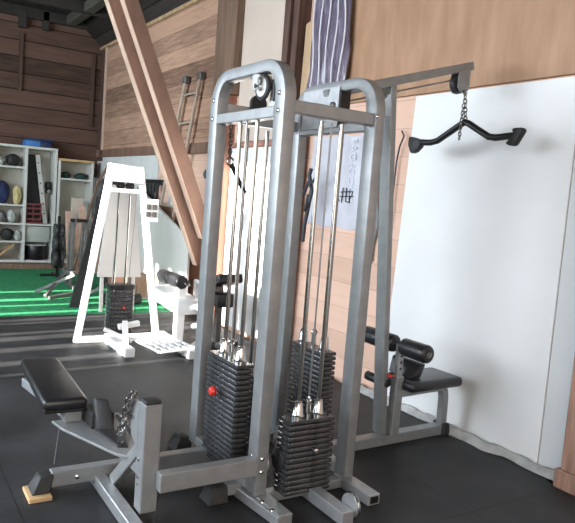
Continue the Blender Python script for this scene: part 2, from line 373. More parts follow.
tag(build(MB().hexa([(-5.34, 3.34, 0.0), (-5.21, 3.34, 0.0), (-5.21, 3.38, 0.0), (-5.34, 3.38, 0.0)], [(-5.32, 3.38, 3.12), (-5.19, 3.38, 3.15), (-5.19, 3.42, 3.15), (-5.32, 3.42, 3.12)]), 'pine_board', 'paleboard'), 'narrow pale pine board leaning upright against the dark timber', 'board')

# clear striped film hanging from above
t = bmesh.new(); rows = []
nx = 36
for j in range(16):
    z = 2.42 + (CZ - 0.02 - 2.42) * j / 15
    rows.append([t.verts.new((-5.15 + 0.53 * i / nx + 0.012 * math.sin(z * 5), WY - 0.10 + 0.018 * math.sin(i * 1.3 + z * 2) + 0.012 * math.sin(z * 17 + i), z + 0.02 * math.sin(i))) for i in range(nx + 1)])
for j in range(15):
    for i in range(nx): t.faces.new((rows[j][i], rows[j][i + 1], rows[j + 1][i + 1], rows[j + 1][i]))
ext = bmesh.ops.extrude_face_region(t, geom=list(t.faces))
for v in [g for g in ext['geom'] if isinstance(g, bmesh.types.BMVert)]: v.co.y += 0.012
bmesh.ops.recalc_face_normals(t, faces=t.faces)
mb = MB(); mb._add(t)
fr = thing('plastic_film', 'folded lilac plastic film with white lines hanging beside tan hardboard', 'plastic sheet', (-4.9, WY - 0.1, 2.42))
build(mb, 'sheet', 'lilac', fr)
for k in range(5):
    xs = -5.10 + 0.112 * k
    build(MB().path([(xs + 0.012 * math.sin((2.45 + i * 0.13) * 5) + 0.01 * math.sin(i * .9 + k), WY - 0.125 + 0.008 * math.sin(i + k), 2.45 + i * 0.13) for i in range(15)], 0.007, 6), 'stripe', 'whitestripe', fr)

# pale blue sheet with its writing
bl = thing('printed_sheet', 'pale blue film sheet with pale print and black pen marks', 'plastic sheet', (-4.7, WY - 0.02, 1.28))
t = bmesh.new(); rows = []
for j in range(13):
    z = 1.28 + 0.80 * j / 12
    rows.append([t.verts.new((-5.13 + 0.80 * i / 20, WY - 0.0125 - 0.006 * math.sin(i * 1.1 + j * .4), z + 0.012 * math.sin(i * 0.7))) for i in range(21)])
for j in range(12):
    for i in range(20): t.faces.new((rows[j][i], rows[j][i + 1], rows[j + 1][i + 1], rows[j + 1][i]))
ext = bmesh.ops.extrude_face_region(t, geom=list(t.faces))
for v in [g for g in ext['geom'] if isinstance(g, bmesh.types.BMVert)]: v.co.y += 0.006
bmesh.ops.recalc_face_normals(t, faces=t.faces)
mb = MB(); mb._add(t); build(mb, 'film', 'bluesheet', bl)
def text_mesh(txt, size, parent, mat, name, loc, rot, ext=0.0015):
    c = D.curves.new('t', 'FONT'); c.body = txt; c.size = size; c.extrude = ext; c.align_x = 'CENTER'; c.align_y = 'CENTER'
    o = D.objects.new('t', c); link(o); bpy.context.view_layer.update()
    me = D.meshes.new_from_object(o.evaluated_get(bpy.context.evaluated_depsgraph_get())); me.name = name
    D.objects.remove(o); me.materials.clear(); me.materials.append(M[mat])
    k = link(D.objects.new(name, me)); k.parent = parent; k.location = V(loc) - WORLD[parent]; k.rotation_euler = rot; WORLD[k] = V(loc)
    return k
text_mesh('FAGASOVO', 0.105, bl, 'filmletter', 'print', (-4.50, WY - 0.022, 1.775), (PI / 2, PI / 2, 0))
pen = MB()
def stroke(*pts): pen.path([(-4.60 + a, WY - 0.021, 1.53 + b) for a, b in pts], 0.005, 6)
for st in (((-.03, .06), (.14, .07)), ((-.04, .02), (.15, .03)), ((.0, .10), (-.01, -.03)), ((.05, .10), (.05, -.02)), ((.05, -.02), (.12, -.02)),
           ((.10, .09), (.10, -.03)), ((-.07, .02), (-.04, -.02)), ((.14, .07), (.12, .01))): stroke(*st)
build(pen, 'pen_mark', 'ink', bl)
# bunched teal film beside it
mb = MB()
for k in range(5):
    mb.path([(-4.275 + 0.033 * k + 0.02 * math.sin(i * 0.8 + k), WY - 0.031 - 0.012 * (k % 2), 1.05 + 0.066 * i) for i in range(17)], 0.03, 8)
tag(build(mb, 'film_bundle', 'greenblue'), 'bunched teal grey film hanging beside the printed pale sheet', 'plastic sheet')
# cord that hangs in front of the sheet
mb = MB()
mb.path([(-4.91, 3.29, 1.78), (-4.93, 3.29, 1.72), (-4.88, 3.29, 1.60), (-4.92, 3.3, 1.45), (-4.96, 3.3, 1.28), (-4.97, 3.3, 1.12)], 0.018)
mb.path([(-5.0, 3.29, 1.55), (-4.92, 3.28, 1.66), (-4.85, 3.28, 1.66), (-4.79, 3.28, 1.72)], 0.014)
mb.path([(-4.92, 3.28, 1.66), (-4.85, 3.28, 1.58), (-4.88, 3.28, 1.48), (-4.94, 3.28, 1.4), (-4.91, 3.28, 1.55)], 0.014)
tag(build(mb, 'cord', 'ink'), 'knotted black cord hanging in front of the pale blue sheet', 'cord')
mb = MB().path([(-3.90, 3.42, 2.08), (-3.86, 3.41, 2.04), (-3.90, 3.41, 1.96), (-3.93, 3.42, 1.85), (-3.94, 3.42, 1.5), (-3.95, 3.42, 1.25)], 0.007)
tag(build(mb, 'cable', 'ink'), 'thin dark cable running down the wall beside the white panel', 'cable')

# diagonal double brace
br = thing('diagonal_brace', 'doubled diagonal timber brace from the ceiling down to the wall foot', 'timber brace', (-7.0, 3.3, 0.2))
d = V((0, 0.396, -0.918)); nrm = V((0, 0.918, 0.396))
def bracebeam(x0, x1, o0, o1, s0, s1):
    base = V((0, 2.04, 3.389))
    P = [base + d * s0 + nrm * o0, base + d * s0 + nrm * o1, base + d * s1 + nrm * o1, base + d * s1 + nrm * o0]
    return MB().prism([(p.y, p.z) for p in P], x0, x1, 0, 0.004)
build(bracebeam(-7.16, -7.06, 0.0, 0.16, -1.0, 3.0), 'plank', 'brace', br)
build(bracebeam(-7.05, -6.95, 0.125, 0.275, -1.0, 2.7), 'plank', 'brace', br)
build(bracebeam(-7.16, -7.055, -0.012, 0.0, -1.0, 3.0), 'painted_lit_edge', 'litedge_trim', br)  # pale strips stand in for light on the narrow sides of the planks
build(bracebeam(-7.05, -6.945, 0.113, 0.125, -1.0, 2.7), 'painted_lit_edge', 'litedge_trim', br)

# ladder hung on the wall
ld = thing('ladder', 'narrow metal ladder standing against the brown wall boards', 'ladder', (-8.3, WY - 0.12, 0.0))
for xb, xt, nm in ((-8.95, -8.06, 'l'), (-8.40, -7.60, 'r')):
    build(MB().beam((xb, WY - 0.16, 0.03), (xt, WY - 0.09, 2.90), 0.05, 0.03, (0, 1, 0), 0.004), 'rail', 'ladder', ld)
    build(MB().box(xt - 0.05, xt + 0.05, WY - 0.12, WY - 0.05, 2.86, 2.95, 0.008), 'rail_cap', 'greymetal', ld)
for k in range(8):
    f = 0.06 + 0.125 * k; z = 0.03 + 2.87 * f
    build(MB().tube((-8.95 + 0.89 * f, WY - 0.155 + 0.07 * f, z), (-8.40 + 0.80 * f, WY - 0.155 + 0.07 * f, z), 0.014, 10), 'rung', 'ladder', ld)
# panels leaning at the wall behind the white machine
tag(build(MB().prism([(-9.5, 0.0), (-7.3, 0.0), (-7.3, 0.93), (-8.9, 1.40), (-9.5, 1.52)], WY - 0.24, WY - 0.21, 1, 0.003), 'leaning_panel', 'greypanel'), 'light grey panel with a sloping top behind the white machine', 'panel')
tag(build(MB().box(-8.62, -8.33, WY - 0.008, WY - 0.0002, 1.28, 1.67, 0.002), 'paper_sheet', 'whitepanel'), 'blank white sheet on the wall beside the ladder', 'paper')
mb = MB()
tr = thing('tool_rack', 'black rack with hanging grips on the wall beside the ladder', 'rack', (-9.2, WY - 0.05, 1.45))
build(MB().box(-9.40, -8.70, WY - 0.08, WY - 0.025, 1.55, 1.62, 0.004), 'rail', 'blackmetal', tr)
for k in range(4): build(MB().tube((-9.30 + 0.14 * k, WY - 0.07, 1.57), (-9.28 + 0.14 * k, WY - 0.09, 1.30 - 0.06 * (k % 2)), 0.03, 8, 0.02), 'grip', 'blackrub', tr)

# ================================================================ STORAGE AT THE FAR WALL
def cabinet(y0, y1, top, divs, shelves, label, lintel):
    t = thing('storage_shelf', label, 'shelf', (-11.85, (y0 + y1) / 2, 0.0), 'white shelves at the far wall')
    build(MB().box(FX + 0.01, FX + 0.025, y0, y1, 0.08, top, 0), 'back_panel', 'shelfback', t)
    for y in [y0] + divs + [y1]: build(MB().box(FX + 0.025, -11.68, y - 0.02, y + 0.02, 0.08, top, 0.002), 'side_panel', 'shelf', t)
    build(MB().box(FX + 0.02, -11.67, y0 - 0.02, y1 + 0.02, top, top + 0.04, 0.002), 'top_panel', lintel, t)
    build(MB().box(FX + 0.025, -11.69, y0 + 0.02, y1 - 0.02, 0.08, 0.12, 0.002), 'bottom_panel', 'shelf', t)
    for a, b, z in shelves: build(MB().box(FX + 0.025, -11.70, a + 0.02, b - 0.02, z - 0.03, z, 0.002), 'shelf_board', 'shelf', t)
    return t
cabinet(1.62, 2.62, 1.99, [2.145], [(1.62, 2.145, 1.68), (1.62, 2.145, 1.05), (1.62, 2.145, 0.74), (1.62, 2.145, 0.44), (2.145, 2.62, 0.74)], 'taller white shelf unit holding a leaning white rail and red crate', 'shelf')
cabinet(2.68, 3.24, 1.84, [], [(2.68, 3.24, 1.55)], 'shorter cream shelf with a wooden top and dark green cloths', 'wood')
tag(build(MB().box(-11.66, -11.40, 1.62, 2.85, 0.005, 0.085, 0.006), 'timber_plank', 'midtimber'), 'brown plank lying along the foot of the taller white shelf', 'plank')
tb = thing('storage_box', 'blue plastic box with a dark lid on top of the white shelf', 'box', (-11.85, 2.34, 2.03))
build(MB().box(-12.0, -11.70, 2.12, 2.36, 2.03, 2.13, 0.012, 2), 'tub', 'blue', tb); build(MB().box(-12.02, -11.68, 2.15, 2.56, 2.13, 2.165, 0.008, 2), 'lid', 'bluelid', tb); build(MB().box(-12.0, -11.72, 2.365, 2.54, 2.03, 2.13, 0.012, 2), 'side_tub', 'bluelid', tb)
tag(build(MB().box(-12.0, -11.95, 2.20, 2.40, 0.75, 1.9, 0.004).hexa([(-11.95, 2.19, .745), (-11.9, 2.19, .745), (-11.9, 2.52, .745), (-11.95, 2.52, .745)], [(-11.95, 2.19, 1.9), (-11.9, 2.19, 1.9), (-11.9, 2.28, 1.9), (-11.95, 2.28, 1.9)]), 'black_board', 'blacksheet'), 'black board standing in the shelf behind the white rail', 'board')
rl = thing('slotted_rail', 'white slotted rail leaning in the tall shelf', 'rail', (-11.8, 2.45, 0.74))
build(MB().beam((-11.80, 2.505, 0.745), (-11.80, 2.335, 1.90), 0.07, 0.03, (1, 0, 0), 0.003), 'rail', 'alu', rl)
for k in range(6): build(MB().tube((-11.786, 2.48 - 0.026 * k, 0.92 + 0.17 * k), (-11.781, 2.48 - 0.026 * k, 0.92 + 0.17 * k), 0.013, 10), 'slot', 'ink', rl)
tag(build(MB().box(-11.95, -11.75, 2.50, 2.58, 1.345, 1.46, 0.02, 2), 'clamp', 'blackmetal'), 'small black clamp beside the white slotted rail', 'tool')
tag(build(MB().box(-11.95, -11.75, 2.51, 2.59, 1.26, 1.34, 0.02, 2), 'clamp', 'greymetal'), 'small grey clamp below the black clamp by the white rail', 'tool')
cr = thing('crate', 'dark red plastic crate at the foot of the white rail', 'crate', (-11.85, 2.27, 0.74))
build(MB().box(-11.90, -11.72, 2.17, 2.42, 0.745, 0.77, 0.004), 'base', 'crate', cr)
for z in (0.80, 0.89, 0.98, 1.05): build(MB().box(-11.73, -11.715, 2.17, 2.42, z, z + 0.035, 0.003).box(-11.9, -11.73, 2.17, 2.185, z, z + 0.035, 0.003).box(-11.9, -11.73, 2.405, 2.42, z, z + 0.035, 0.003), 'slat', 'crate', cr)
for y in (2.17, 2.28, 2.40): build(MB().box(-11.728, -11.712, y, y + 0.02, 0.75, 1.08, 0.003), 'post', 'crate', cr)
tag(build(MB().box(-12.05, -11.74, 2.17, 2.58, 0.42, 0.70, 0.03, 2), 'plastic_bin', 'clear'), 'cloudy pale plastic bin above the black pot', 'bin')
pt = thing('stock_pot', 'wide black pot with a silver rim at the shelf bottom', 'pot', (-11.86, 2.37, 0.12))
build(MB().lathe([(0.15, 0), (0.165, 0.02), (0.175, 0.24), (0.17, 0.25), (0.01, 0.25)], (-11.87, 2.37, 0.12)), 'body', 'blackmetal', pt)
build(MB().torus((-11.87, 2.37, 0.375), 0.172, 0.012, (0, 0, 1)).tube((-11.87, 2.37, .366), (-11.87, 2.37, .378), 0.165, 24), 'lid', 'alu', pt)
# things in the narrow left bay
def lump(name, mat, c, r, label, cat, group=None):
    mb = MB(); t = bmesh.new(); bmesh.ops.create_icosphere(t, subdivisions=3, radius=1)
    for v in t.verts:
        k = 1 + 0.16 * math.sin(v.co.x * 5 + c[1] * 9) * math.sin(v.co.y * 4 + v.co.z * 3) + 0.10 * math.sin(v.co.y * 9 + c[2] * 7) * math.cos(v.co.z * 7)
        v.co = V((c[0] + v.co.x * r[0] * k, c[1] + v.co.y * r[1] * k, c[2] + r[2] + max(-0.85, v.co.z) * r[2] / (1 if v.co.z > 0 else 0.85)))
    mb._add(t); return tag(build(mb, name, mat), label, cat, group)
lump('helmet', 'blackrub', (-11.85, 1.96, 1.683), (.09, .11, .10), 'black helmet on the topmost left bay shelf', 'helmet')
lump('helmet', 'clear', (-11.78, 1.74, 1.681), (.08, .075, .07), 'pale grey round object beside the black helmet', 'helmet')
lump('cloth_bundle', 'navy', (-11.85, 1.80, 1.051), (.12, .12, .19), 'navy cloth bundle beside the pale yellow bag', 'cloth')
lump('bag', 'yellow', (-11.80, 2.035, 1.051), (.10, .07, .16), 'pale yellow bag beside the navy bundle', 'bag')
lump('jar', 'clear', (-11.80, 1.96, 0.741), (.08, .07, .11), 'pale jar on the shelf below the yellow bag', 'jar')
lump('tin', 'greymetal', (-11.80, 1.80, 0.741), (.07, .07, .10), 'grey tin beside the pale jar', 'tin')
lump('kettle', 'blackrub', (-11.80, 1.90, 0.441), (.09, .10, .10), 'black kettle shaped thing on the lowest left bay shelf', 'kettle')
lump('kettle', 'clear', (-11.78, 2.06, 0.441), (.07, .05, .09), 'pale bottle shaped thing beside the black kettle', 'bottle')
tag(build(MB().beam((-11.80, 1.72, 0.13), (-11.80, 2.0, 0.38), 0.2, 0.03, (0, -.6, .7), 0.005), 'pine_offcut', 'paleboard'), 'pale pine offcut leaning in the bottom of the left bay', 'board')
for k, (y, l) in enumerate(((2.815, 'folded dark green cloth on the left of the cream shelf'), (3.08, 'folded dark green cloth on the right of the cream shelf'))):
    lump('cloth_bundle', 'cloth', (-11.84, y, 1.551), (.10, .095 + .01 * k, .055), l, 'cloth')
tag(build(MB().box(-11.66, -11.62, 3.26, 3.40, 0.01, 1.60, 0.003), 'grey_board', 'greymetal'), 'tall grey board standing beside the cream shelf', 'board')
tag(build(MB().box(-11.62, -11.59, 2.88, 3.08, 0.01, 1.22, 0.003), 'cream_board', 'cream'), 'cream board standing in front of the shorter shelf', 'board')

# gym clutter on the turf in front of the shelves
st = thing('squat_stand', 'grey squat stand of upright posts in front of the cream shelf', 'rack', (-9.6, 2.55, 0.0))
for x, y, h in ((-9.5, 2.40, 0.98), (-9.5, 2.58, 0.98), (-9.9, 2.46, 0.9), (-9.9, 2.64, 0.9)):
    build(MB().box(x - .022, x + .022, y - .022, y + .022, 0.05, h, 0.004), 'post', 'greymetal', st)
for y in (2.40, 2.58): build(MB().beam((-10.0, y + .03, 0.03), (-9.2, y - .02, 0.03), 0.05, 0.05), 'foot', 'greymetal', st)
build(MB().box(-9.525, -9.475, 2.36, 2.62, 0.93, 0.98, 0.004), 'crossbar', 'blackmetal', st)
build(MB().box(-9.92, -9.88, 2.42, 2.68, 0.40, 0.44, 0.004), 'crossbar', 'greymetal', st)
for y in (2.40, 2.58): build(MB().path([(-9.47, y, .90), (-9.40, y, .88), (-9.37, y, .93), (-9.37, y, .98)], 0.012), 'bar_hook', 'greymetal', st)
wh = thing('plate_tree', 'plate tree with black discs beside the squat stand', 'rack', (-10.6, 2.46, 0.0))
build(MB().box(-10.62, -10.58, 2.44, 2.48, 0.0, 0.95, 0.004), 'post', 'blackmetal', wh)
for z, r in ((0.72, .11), (0.52, .13), (0.28, .15)):
    for sgn in (-1, 1):
        build(MB().tube((-10.6, 2.46 + sgn * .03, z), (-10.6, 2.46 + sgn * .07, z), r, 24, bev=0.006), 'disc', 'iron', wh)
build(MB().beam((-10.85, 2.46, 0.02), (-10.35, 2.46, 0.02), .06, .04).beam((-10.6, 2.2, 0.02), (-10.6, 2.64, 0.02), .06, .04), 'foot', 'blackmetal', wh)
tag(build(MB().beam((-10.3, 2.60, .02), (-10.55, 3.02, 1.55), .035, .035).path([(-10.55, 3.02, 1.5), (-10.56, 3.10, 1.66), (-10.56, 3.18, 1.82)], .022), 'pole', 'midtimber'), 'long brown pole leaning in front of the cream shelf', 'pole')
tag(build(MB().beam((-10.1, 2.85, .02), (-10.4, 2.98, 1.30), .03, .03), 'pole', 'blackmetal'), 'short dark pole leaning beside the long brown pole', 'pole')
pb = 'pale pine boards leaning near the far corner'
for k in range(6):
    y = 2.70 + .11 * k; h = [1.0, .85, 1.1, .7, .9, .6][k]
    tag(build(MB().hexa([(-10.95, y, .005), (-10.87, y, .005), (-10.87, y + .09, .005), (-10.95, y + .09, .005)], [(-11.35, y + .02, h), (-11.27, y + .02, h), (-11.27, y + .11, h), (-11.35, y + .11, h)]), 'pine_board', 'peach'), 'pale pine board leaning among others near the far corner', 'board', pb)
fb = thing('folding_bench', 'grey bench frame with crossed legs on the green turf', 'bench', (-8.7, 2.1, 0.0))
for (a, b) in (((-8.95, 1.82, .03), (-8.58, 2.22, .31)), ((-8.58, 1.86, .03), (-8.95, 2.19, .31)), ((-8.45, 1.88, .03), (-8.72, 2.38, .06)), ((-8.45, 2.28, .03), (-8.27, 2.48, .19))):
    build(MB().beam(a, b, .042, .042), 'leg', 'greymetal', fb)
build(MB().beam((-8.58, 2.21, .32), (-8.95, 2.17, .32), .06, .05), 'rail', 'greymetal', fb)
for c, lab, r in (((-8.05, 2.60, .0), 'dark dumbbell on the turf left of the white machine', .07), ((-8.02, 2.98, .0), 'dark dumbbell on the turf behind the white machine', .07)):
    db = thing('dumbbell', lab, 'dumbbell', c, 'dumbbells on the green turf')
    build(MB().tube((c[0], c[1] - .12, r + .004), (c[0], c[1] + .12, r + .004), .016, 10), 'handle', 'chrome', db)
    for sg in (-1, 1): build(MB().tube((c[0], c[1] + sg * .07, r + .004), (c[0], c[1] + sg * .15, r + .004), r, 6, bev=.006), 'head', 'blackrub', db)
bx = 'dark boxes stacked behind the white machine'
for k, (x, y, w, h, mat, lab) in enumerate(((-9.6, 3.05, .30, .42, 'blacksheet', 'tall dark box behind the white machine weight stack'), (-9.0, 2.92, .28, .28, 'redtimber', 'low reddish box behind the white machine weight stack'), (-8.6, 3.02, .24, .34, 'midtimber', 'brown box beside the low reddish box'))):
    tag(build(MB().box(x, x + .3, y - w / 2, y + w / 2, .005, h, .006), 'box', mat), lab, 'box', bx)
tag(build(MB().hexa([(-7.95, 2.0, .006), (-7.91, 2.0, .006), (-7.91, 2.16, .006), (-7.95, 2.16, .006)], [(-8.0, 2.36, 1.56), (-7.96, 2.36, 1.56), (-7.96, 2.53, 1.56), (-8.0, 2.53, 1.56)]), 'black_board', 'blacksheet'), 'tall black board leaning behind the white machine upright', 'board')
tag(build(MB().hexa([(-7.62, 2.22, .42), (-7.58, 2.22, .42), (-7.58, 2.74, .42), (-7.62, 2.74, .42)], [(-7.74, 2.36, 1.50), (-7.70, 2.36, 1.50), (-7.70, 2.66, 1.50), (-7.74, 2.66, 1.50)]).beam((-7.6, 2.28, 0), (-7.62, 2.28, .45), .04, .03, (1, 0, 0)).beam((-7.6, 2.66, 0), (-7.62, 2.66, .45), .04, .03, (1, 0, 0)), 'white_board', 'greypanel'), 'pale board on legs seen through the white machine frame', 'board')

# ================================================================ WHITE LEG MACHINE
wm = thing('leg_extension_machine', 'white leg exercise machine with a grid covered weight stack in the sunlight', 'exercise machine', (-6.1, 2.1, 0.0))
FXm = -6.15
build(MB().beam((FXm, 1.63, .0), (FXm, 1.885, 1.69), .06, .055, (1, 0, 0), .006), 'upright', 'white', wm)
build(MB().beam((FXm, 2.42, .0), (FXm, 2.155, 1.69), .06, .055, (1, 0, 0), .006), 'upright', 'white', wm)
build(MB().prism([(1.84, 1.53), (2.195, 1.53), (2.185, 1.69), (1.855, 1.70)], FXm - .045, FXm + .035, 0, .006), 'top_plate', 'white', wm)
build(MB().box(FXm - .03, FXm + .03, 1.87, 2.21, 1.43, 1.47, .004), 'crossbar', 'white', wm)
build(MB().beam((FXm, 1.62, .03), (FXm, 2.45, .03), .06, .06), 'base_rail', 'white', wm)
build(MB().beam((FXm + .02, 1.93, .04), (-5.5, 1.93, .04), .09, .08), 'base_rail', 'white', wm)
build(MB().beam((FXm, 2.45, .04), (-5.3, 2.45, .04), .09, .08), 'base_rail', 'white', wm)
build(MB().beam((-5.45, 2.45, .04), (-5.72, 2.70, .04), .06, .06), 'base_rail', 'white', wm)
for y in (1.97, 2.08): build(MB().tube((FXm - .2, y + .05, .06), (FXm - .02, y, 1.45), .009, 8), 'guide_rod', 'rod', wm)
for y in (2.0, 2.12, 2.17): build(MB().tube((FXm - .35, y + .05, .45), (FXm, y - .03, 1.5), .004, 6), 'cable', 'wire', wm)
build(MB().tube((FXm - .03, 1.98, 1.50), (FXm + .0, 1.98, 1.50), .04, 16).tube((FXm - .03, 2.07, 1.50), (FXm, 2.07, 1.50), .04, 16), 'pulley', 'blackmetal', wm)
ws = build(MB().box(-6.46, -6.28, 1.97, 2.22, .48, .525, .006), 'weight_stack', 'blackmetal', wm)
pl = build(MB().box(-6.45, -6.29, 1.98, 2.21, .03, .069, .004), 'weight_plate', 'iron', ws)
for k in range(1, 11): dup(pl, ws, (0, 0, .041 * k))
mb = MB()
for k in range(9): mb.box(-6.275, -6.27, 1.965 + .033 * k, 1.968 + .033 * k, .02, .53, 0)
for k in range(11): mb.box(-6.275, -6.27, 1.965, 2.232, .02 + .05 * k, .023 + .05 * k, 0)
build(mb, 'guard_grid', 'blackmetal', wm)
build(MB().tube((-6.29, 2.11, .30), (-6.262, 2.11, .30), .012, 10), 'selector_pin', 'red', wm)
# tread grate in front
mb = MB()
P0 = V((-5.75, 2.05, .10)); eu = V((.40, .10, -.03)); ev = V((.0, .34, .015))
for k in range(6): mb.beam(P0 + ev * (k / 5), P0 + ev * (k / 5) + eu, .03, .018)
for k in range(5): mb.beam(P0 + eu * (k / 4), P0 + eu * (k / 4) + ev, .03, .018)
build(mb, 'tread_grate', 'whitepanel', wm)
build(MB().beam((-5.62, 1.93, .06), (-5.95, 2.02, .22), .05, .05).beam((-5.95, 1.96, .18), (-5.95, 2.16, .21), .05, .05).beam((-5.8, 1.78, .2), (-5.72, 2.02, .09), .035, .035), 'lever_arm', 'white', wm)
# seat block, its post and the rollers
build(MB().box(-5.70, -5.62, 2.40, 2.48, .05, .60, .006), 'seat_post', 'white', wm)
build(MB().hexa([(-6.10, 2.30, .42), (-5.52, 2.36, .36), (-5.52, 2.62, .36), (-6.10, 2.52, .42)], [(-6.10, 2.30, .56), (-5.52, 2.36, .50), (-5.52, 2.62, .50), (-6.10, 2.52, .56)], .02, 2), 'seat_block', 'white', wm)
mb = MB().path([(-5.55, 2.50, .42), (-5.42, 2.52, .46), (-5.34, 2.53, .40), (-5.36, 2.53, .30), (-5.50, 2.52, .26)], .03, 10)
build(mb, 'curved_arm', 'white', wm)
build(MB().tube((-6.25, 2.43, .65), (-5.45, 2.43, .65), .014, 10), 'roller_axle', 'chrome', wm)
for a, b in ((-6.12, -5.87), (-5.86, -5.60)): build(MB().tube((a, 2.43, .65), (b, 2.43, .65), .064, 20, bev=.02), 'roller_pad', 'vinyl', wm)
build(MB().beam((-5.66, 2.60, .35), (-5.66, 2.60, .66), .05, .05, (0, 1, 0)).tube((-5.7, 2.6, .65), (-5.55, 2.62, .65), .02, 12), 'arm_bracket', 'white', wm)
cbx = build(MB().box(FXm + .036, FXm + .07, 2.19, 2.34, 1.17, 1.39, .006), 'chart_board', 'whitepanel', wm)
for y in (2.215, 2.275):
    for z in (1.22, 1.29): build(MB().box(FXm + .071, FXm + .074, y, y + .045, z, z + .05, 0), 'square', 'greymetal', cbx)
# dark padded bench further back
pbn = thing('padded_bench', 'black padded bench on a dark base behind the front weight stack', 'bench', (-5.7, 2.85, 0.0))
build(MB().hexa([(-5.95, 2.76, .42), (-5.52, 2.76, .42), (-5.52, 2.98, .42), (-5.95, 2.98, .42)], [(-5.95, 2.76, .55), (-5.52, 2.76, .55), (-5.52, 2.98, .55), (-5.95, 2.98, .55)], .02, 2), 'seat', 'vinyl', pbn)
build(MB().beam((-5.83, 2.89, .61), (-5.56, 2.91, .70), .27, .09, bev=.02, seg=2), 'backrest', 'vinyl', pbn)
build(MB().box(-5.74, -5.68, 2.84, 2.90, .03, .60, .005), 'post', 'greymetal', pbn)
build(MB().box(-6.0, -5.5, 2.84, 2.90, .0, .05, .005).box(-5.74, -5.68, 2.80, 3.1, .0, .05, .005), 'base', 'greymetal', pbn)

# ================================================================ GREY MULTI GYM
gym = thing('multi_gym', 'silver grey cable multi gym with arched towers, weight stacks and two seats', 'exercise machine', (-2.95, 1.85, 0.0))
G = lambda mb, name, mat='silver', parent=gym: build(mb, name, mat, parent)
XL, XR = -3.355, -2.656            # centre lines of the uprights
A0, A1 = 1.572, 1.638              # front tower depth
B0, B1 = 2.112, 2.172              # rear tower depth
TW = 0.090
def arch(y0, y1, top=2.122, r=0.15, zb=0.06):
    pts = [(XL, zb), (XL, top - r)]
    pts += [(XL + r - r * math.cos(a), top - r + r * math.sin(a)) for a in [PI / 2 * k / 10 for k in range(1, 11)]]
    pts += [(XR - r + r * math.sin(a), top - r + r * math.cos(a)) for a in [PI / 2 * k / 10 for k in range(0, 11)]]
    pts += [(XR, zb)]
    n = len(pts); ws = [TW - (TW - .058) * max(0.0, min(1.0, (min(i, n - 1 - i) - 1) / 8)) for i in range(n)]
    return MB().sweep(pts, ws, y0, y1, 1, .006)
G(arch(A0, A1), 'arched_frame'); G(arch(B0, B1), 'arched_frame')
xi, xo = XL + TW / 2, XR - TW / 2
G(MB().box(xi, xo, A0 + .002, A1 - .002, 1.872, 1.925, .004), 'crossbar')
G(MB().box(xi, xo, B0 + .002, B1 - .002, 1.872, 1.920, .004), 'crossbar')
G(MB().box(XR - .025, XR + .032, A1, B0, 1.895, 1.955, .004), 'crossbar')
G(MB().box(XL - .025, XL + .025, A1, B0, 1.895, 1.950, .004), 'crossbar')
G(MB().box(xi, xo, A0, A1, .06, .115, .004), 'base_rail'); G(MB().box(xi, xo, B0, B1, .06, .115, .004), 'base_rail')
G(MB().box(XR - .03, XR + .03, A1, B0, .005, .055, .004), 'base_rail'); G(MB().box(XL - .03, XL + .03, A1, B0, .005, .055, .004), 'base_rail')
# floor feet
G(MB().beam((-2.98, 1.545, .03), (-2.40, 1.60, .03), .05, .05), 'foot_rail', 'silverlight')
for x in (-2.56, -2.47): G(MB().lathe([(.014, 0), (.012, .006), (.004, .009)], (x, 1.587, .054)), 'bolt', 'chrome')
G(MB().box(-2.72, -2.40, 1.585, 1.66, .004, .06, .004), 'foot_rail')
ft = G(MB().box(-2.70, -2.40, 2.11, 2.185, .004, .06, .004), 'foot_rail', 'silverlight')
G(MB().box(-2.42, -2.397, 2.122, 2.173, .014, .05, .002), 'tube_opening', 'blackmetal', ft)
G(MB().box(-2.64, -2.28, 1.855, 1.925, .010, .075, .004), 'foot_rail', 'silverlight')
fp = G(MB().tube((-2.33, 1.93, .075), (-2.33, 1.955, .075), .058, 28), 'foot_pulley', 'silverlight')
G(MB().torus((-2.33, 1.9425, .075), .058, .008), 'pulley_rim', 'chrome', fp)
for y0, x0 in ((1.40, -2.83), (1.50, -3.50)):
    G(MB().box(x0 + .01, x0 + .09, y0 + .06, 1.575, .02, .075, .004), 'foot_stub')
    G(MB().hexa([(x0, y0 - .02, 0), (x0 + .12, y0 - .02, 0), (x0 + .12, y0 + .09, 0), (x0, y0 + .09, 0)], [(x0 + .01, y0 + .02, .08), (x0 + .10, y0 + .02, .08), (x0 + .10, y0 + .09, .08), (x0 + .01, y0 + .09, .08)], .005), 'rubber_foot', 'blackrub')
# bolts on the frame
bolt = None
for (x, y, z, ax) in ((XL, A0, 1.90, 'y'), (XR, A0, 1.98, 'y'), (XR, A0, 1.90, 'y'), (XL, A0, 2.0, 'y'), (XR, A0, .245, 'y'), (XR, A0, .19, 'y')):
    b = MB().lathe([(.011, 0), (.011, .005), (.005, .009)], (x, y, z), (0, -1, 0), 12)
    G(b, 'bolt', 'chrome')
for (y, z) in ((1.60, .245), (1.60, .18), (2.12, 1.94)):
    G(MB().lathe([(.011, 0), (.011, .005), (.005, .009)], (XR + TW / 2, y, z), (1, 0, 0), 12), 'bolt', 'chrome')
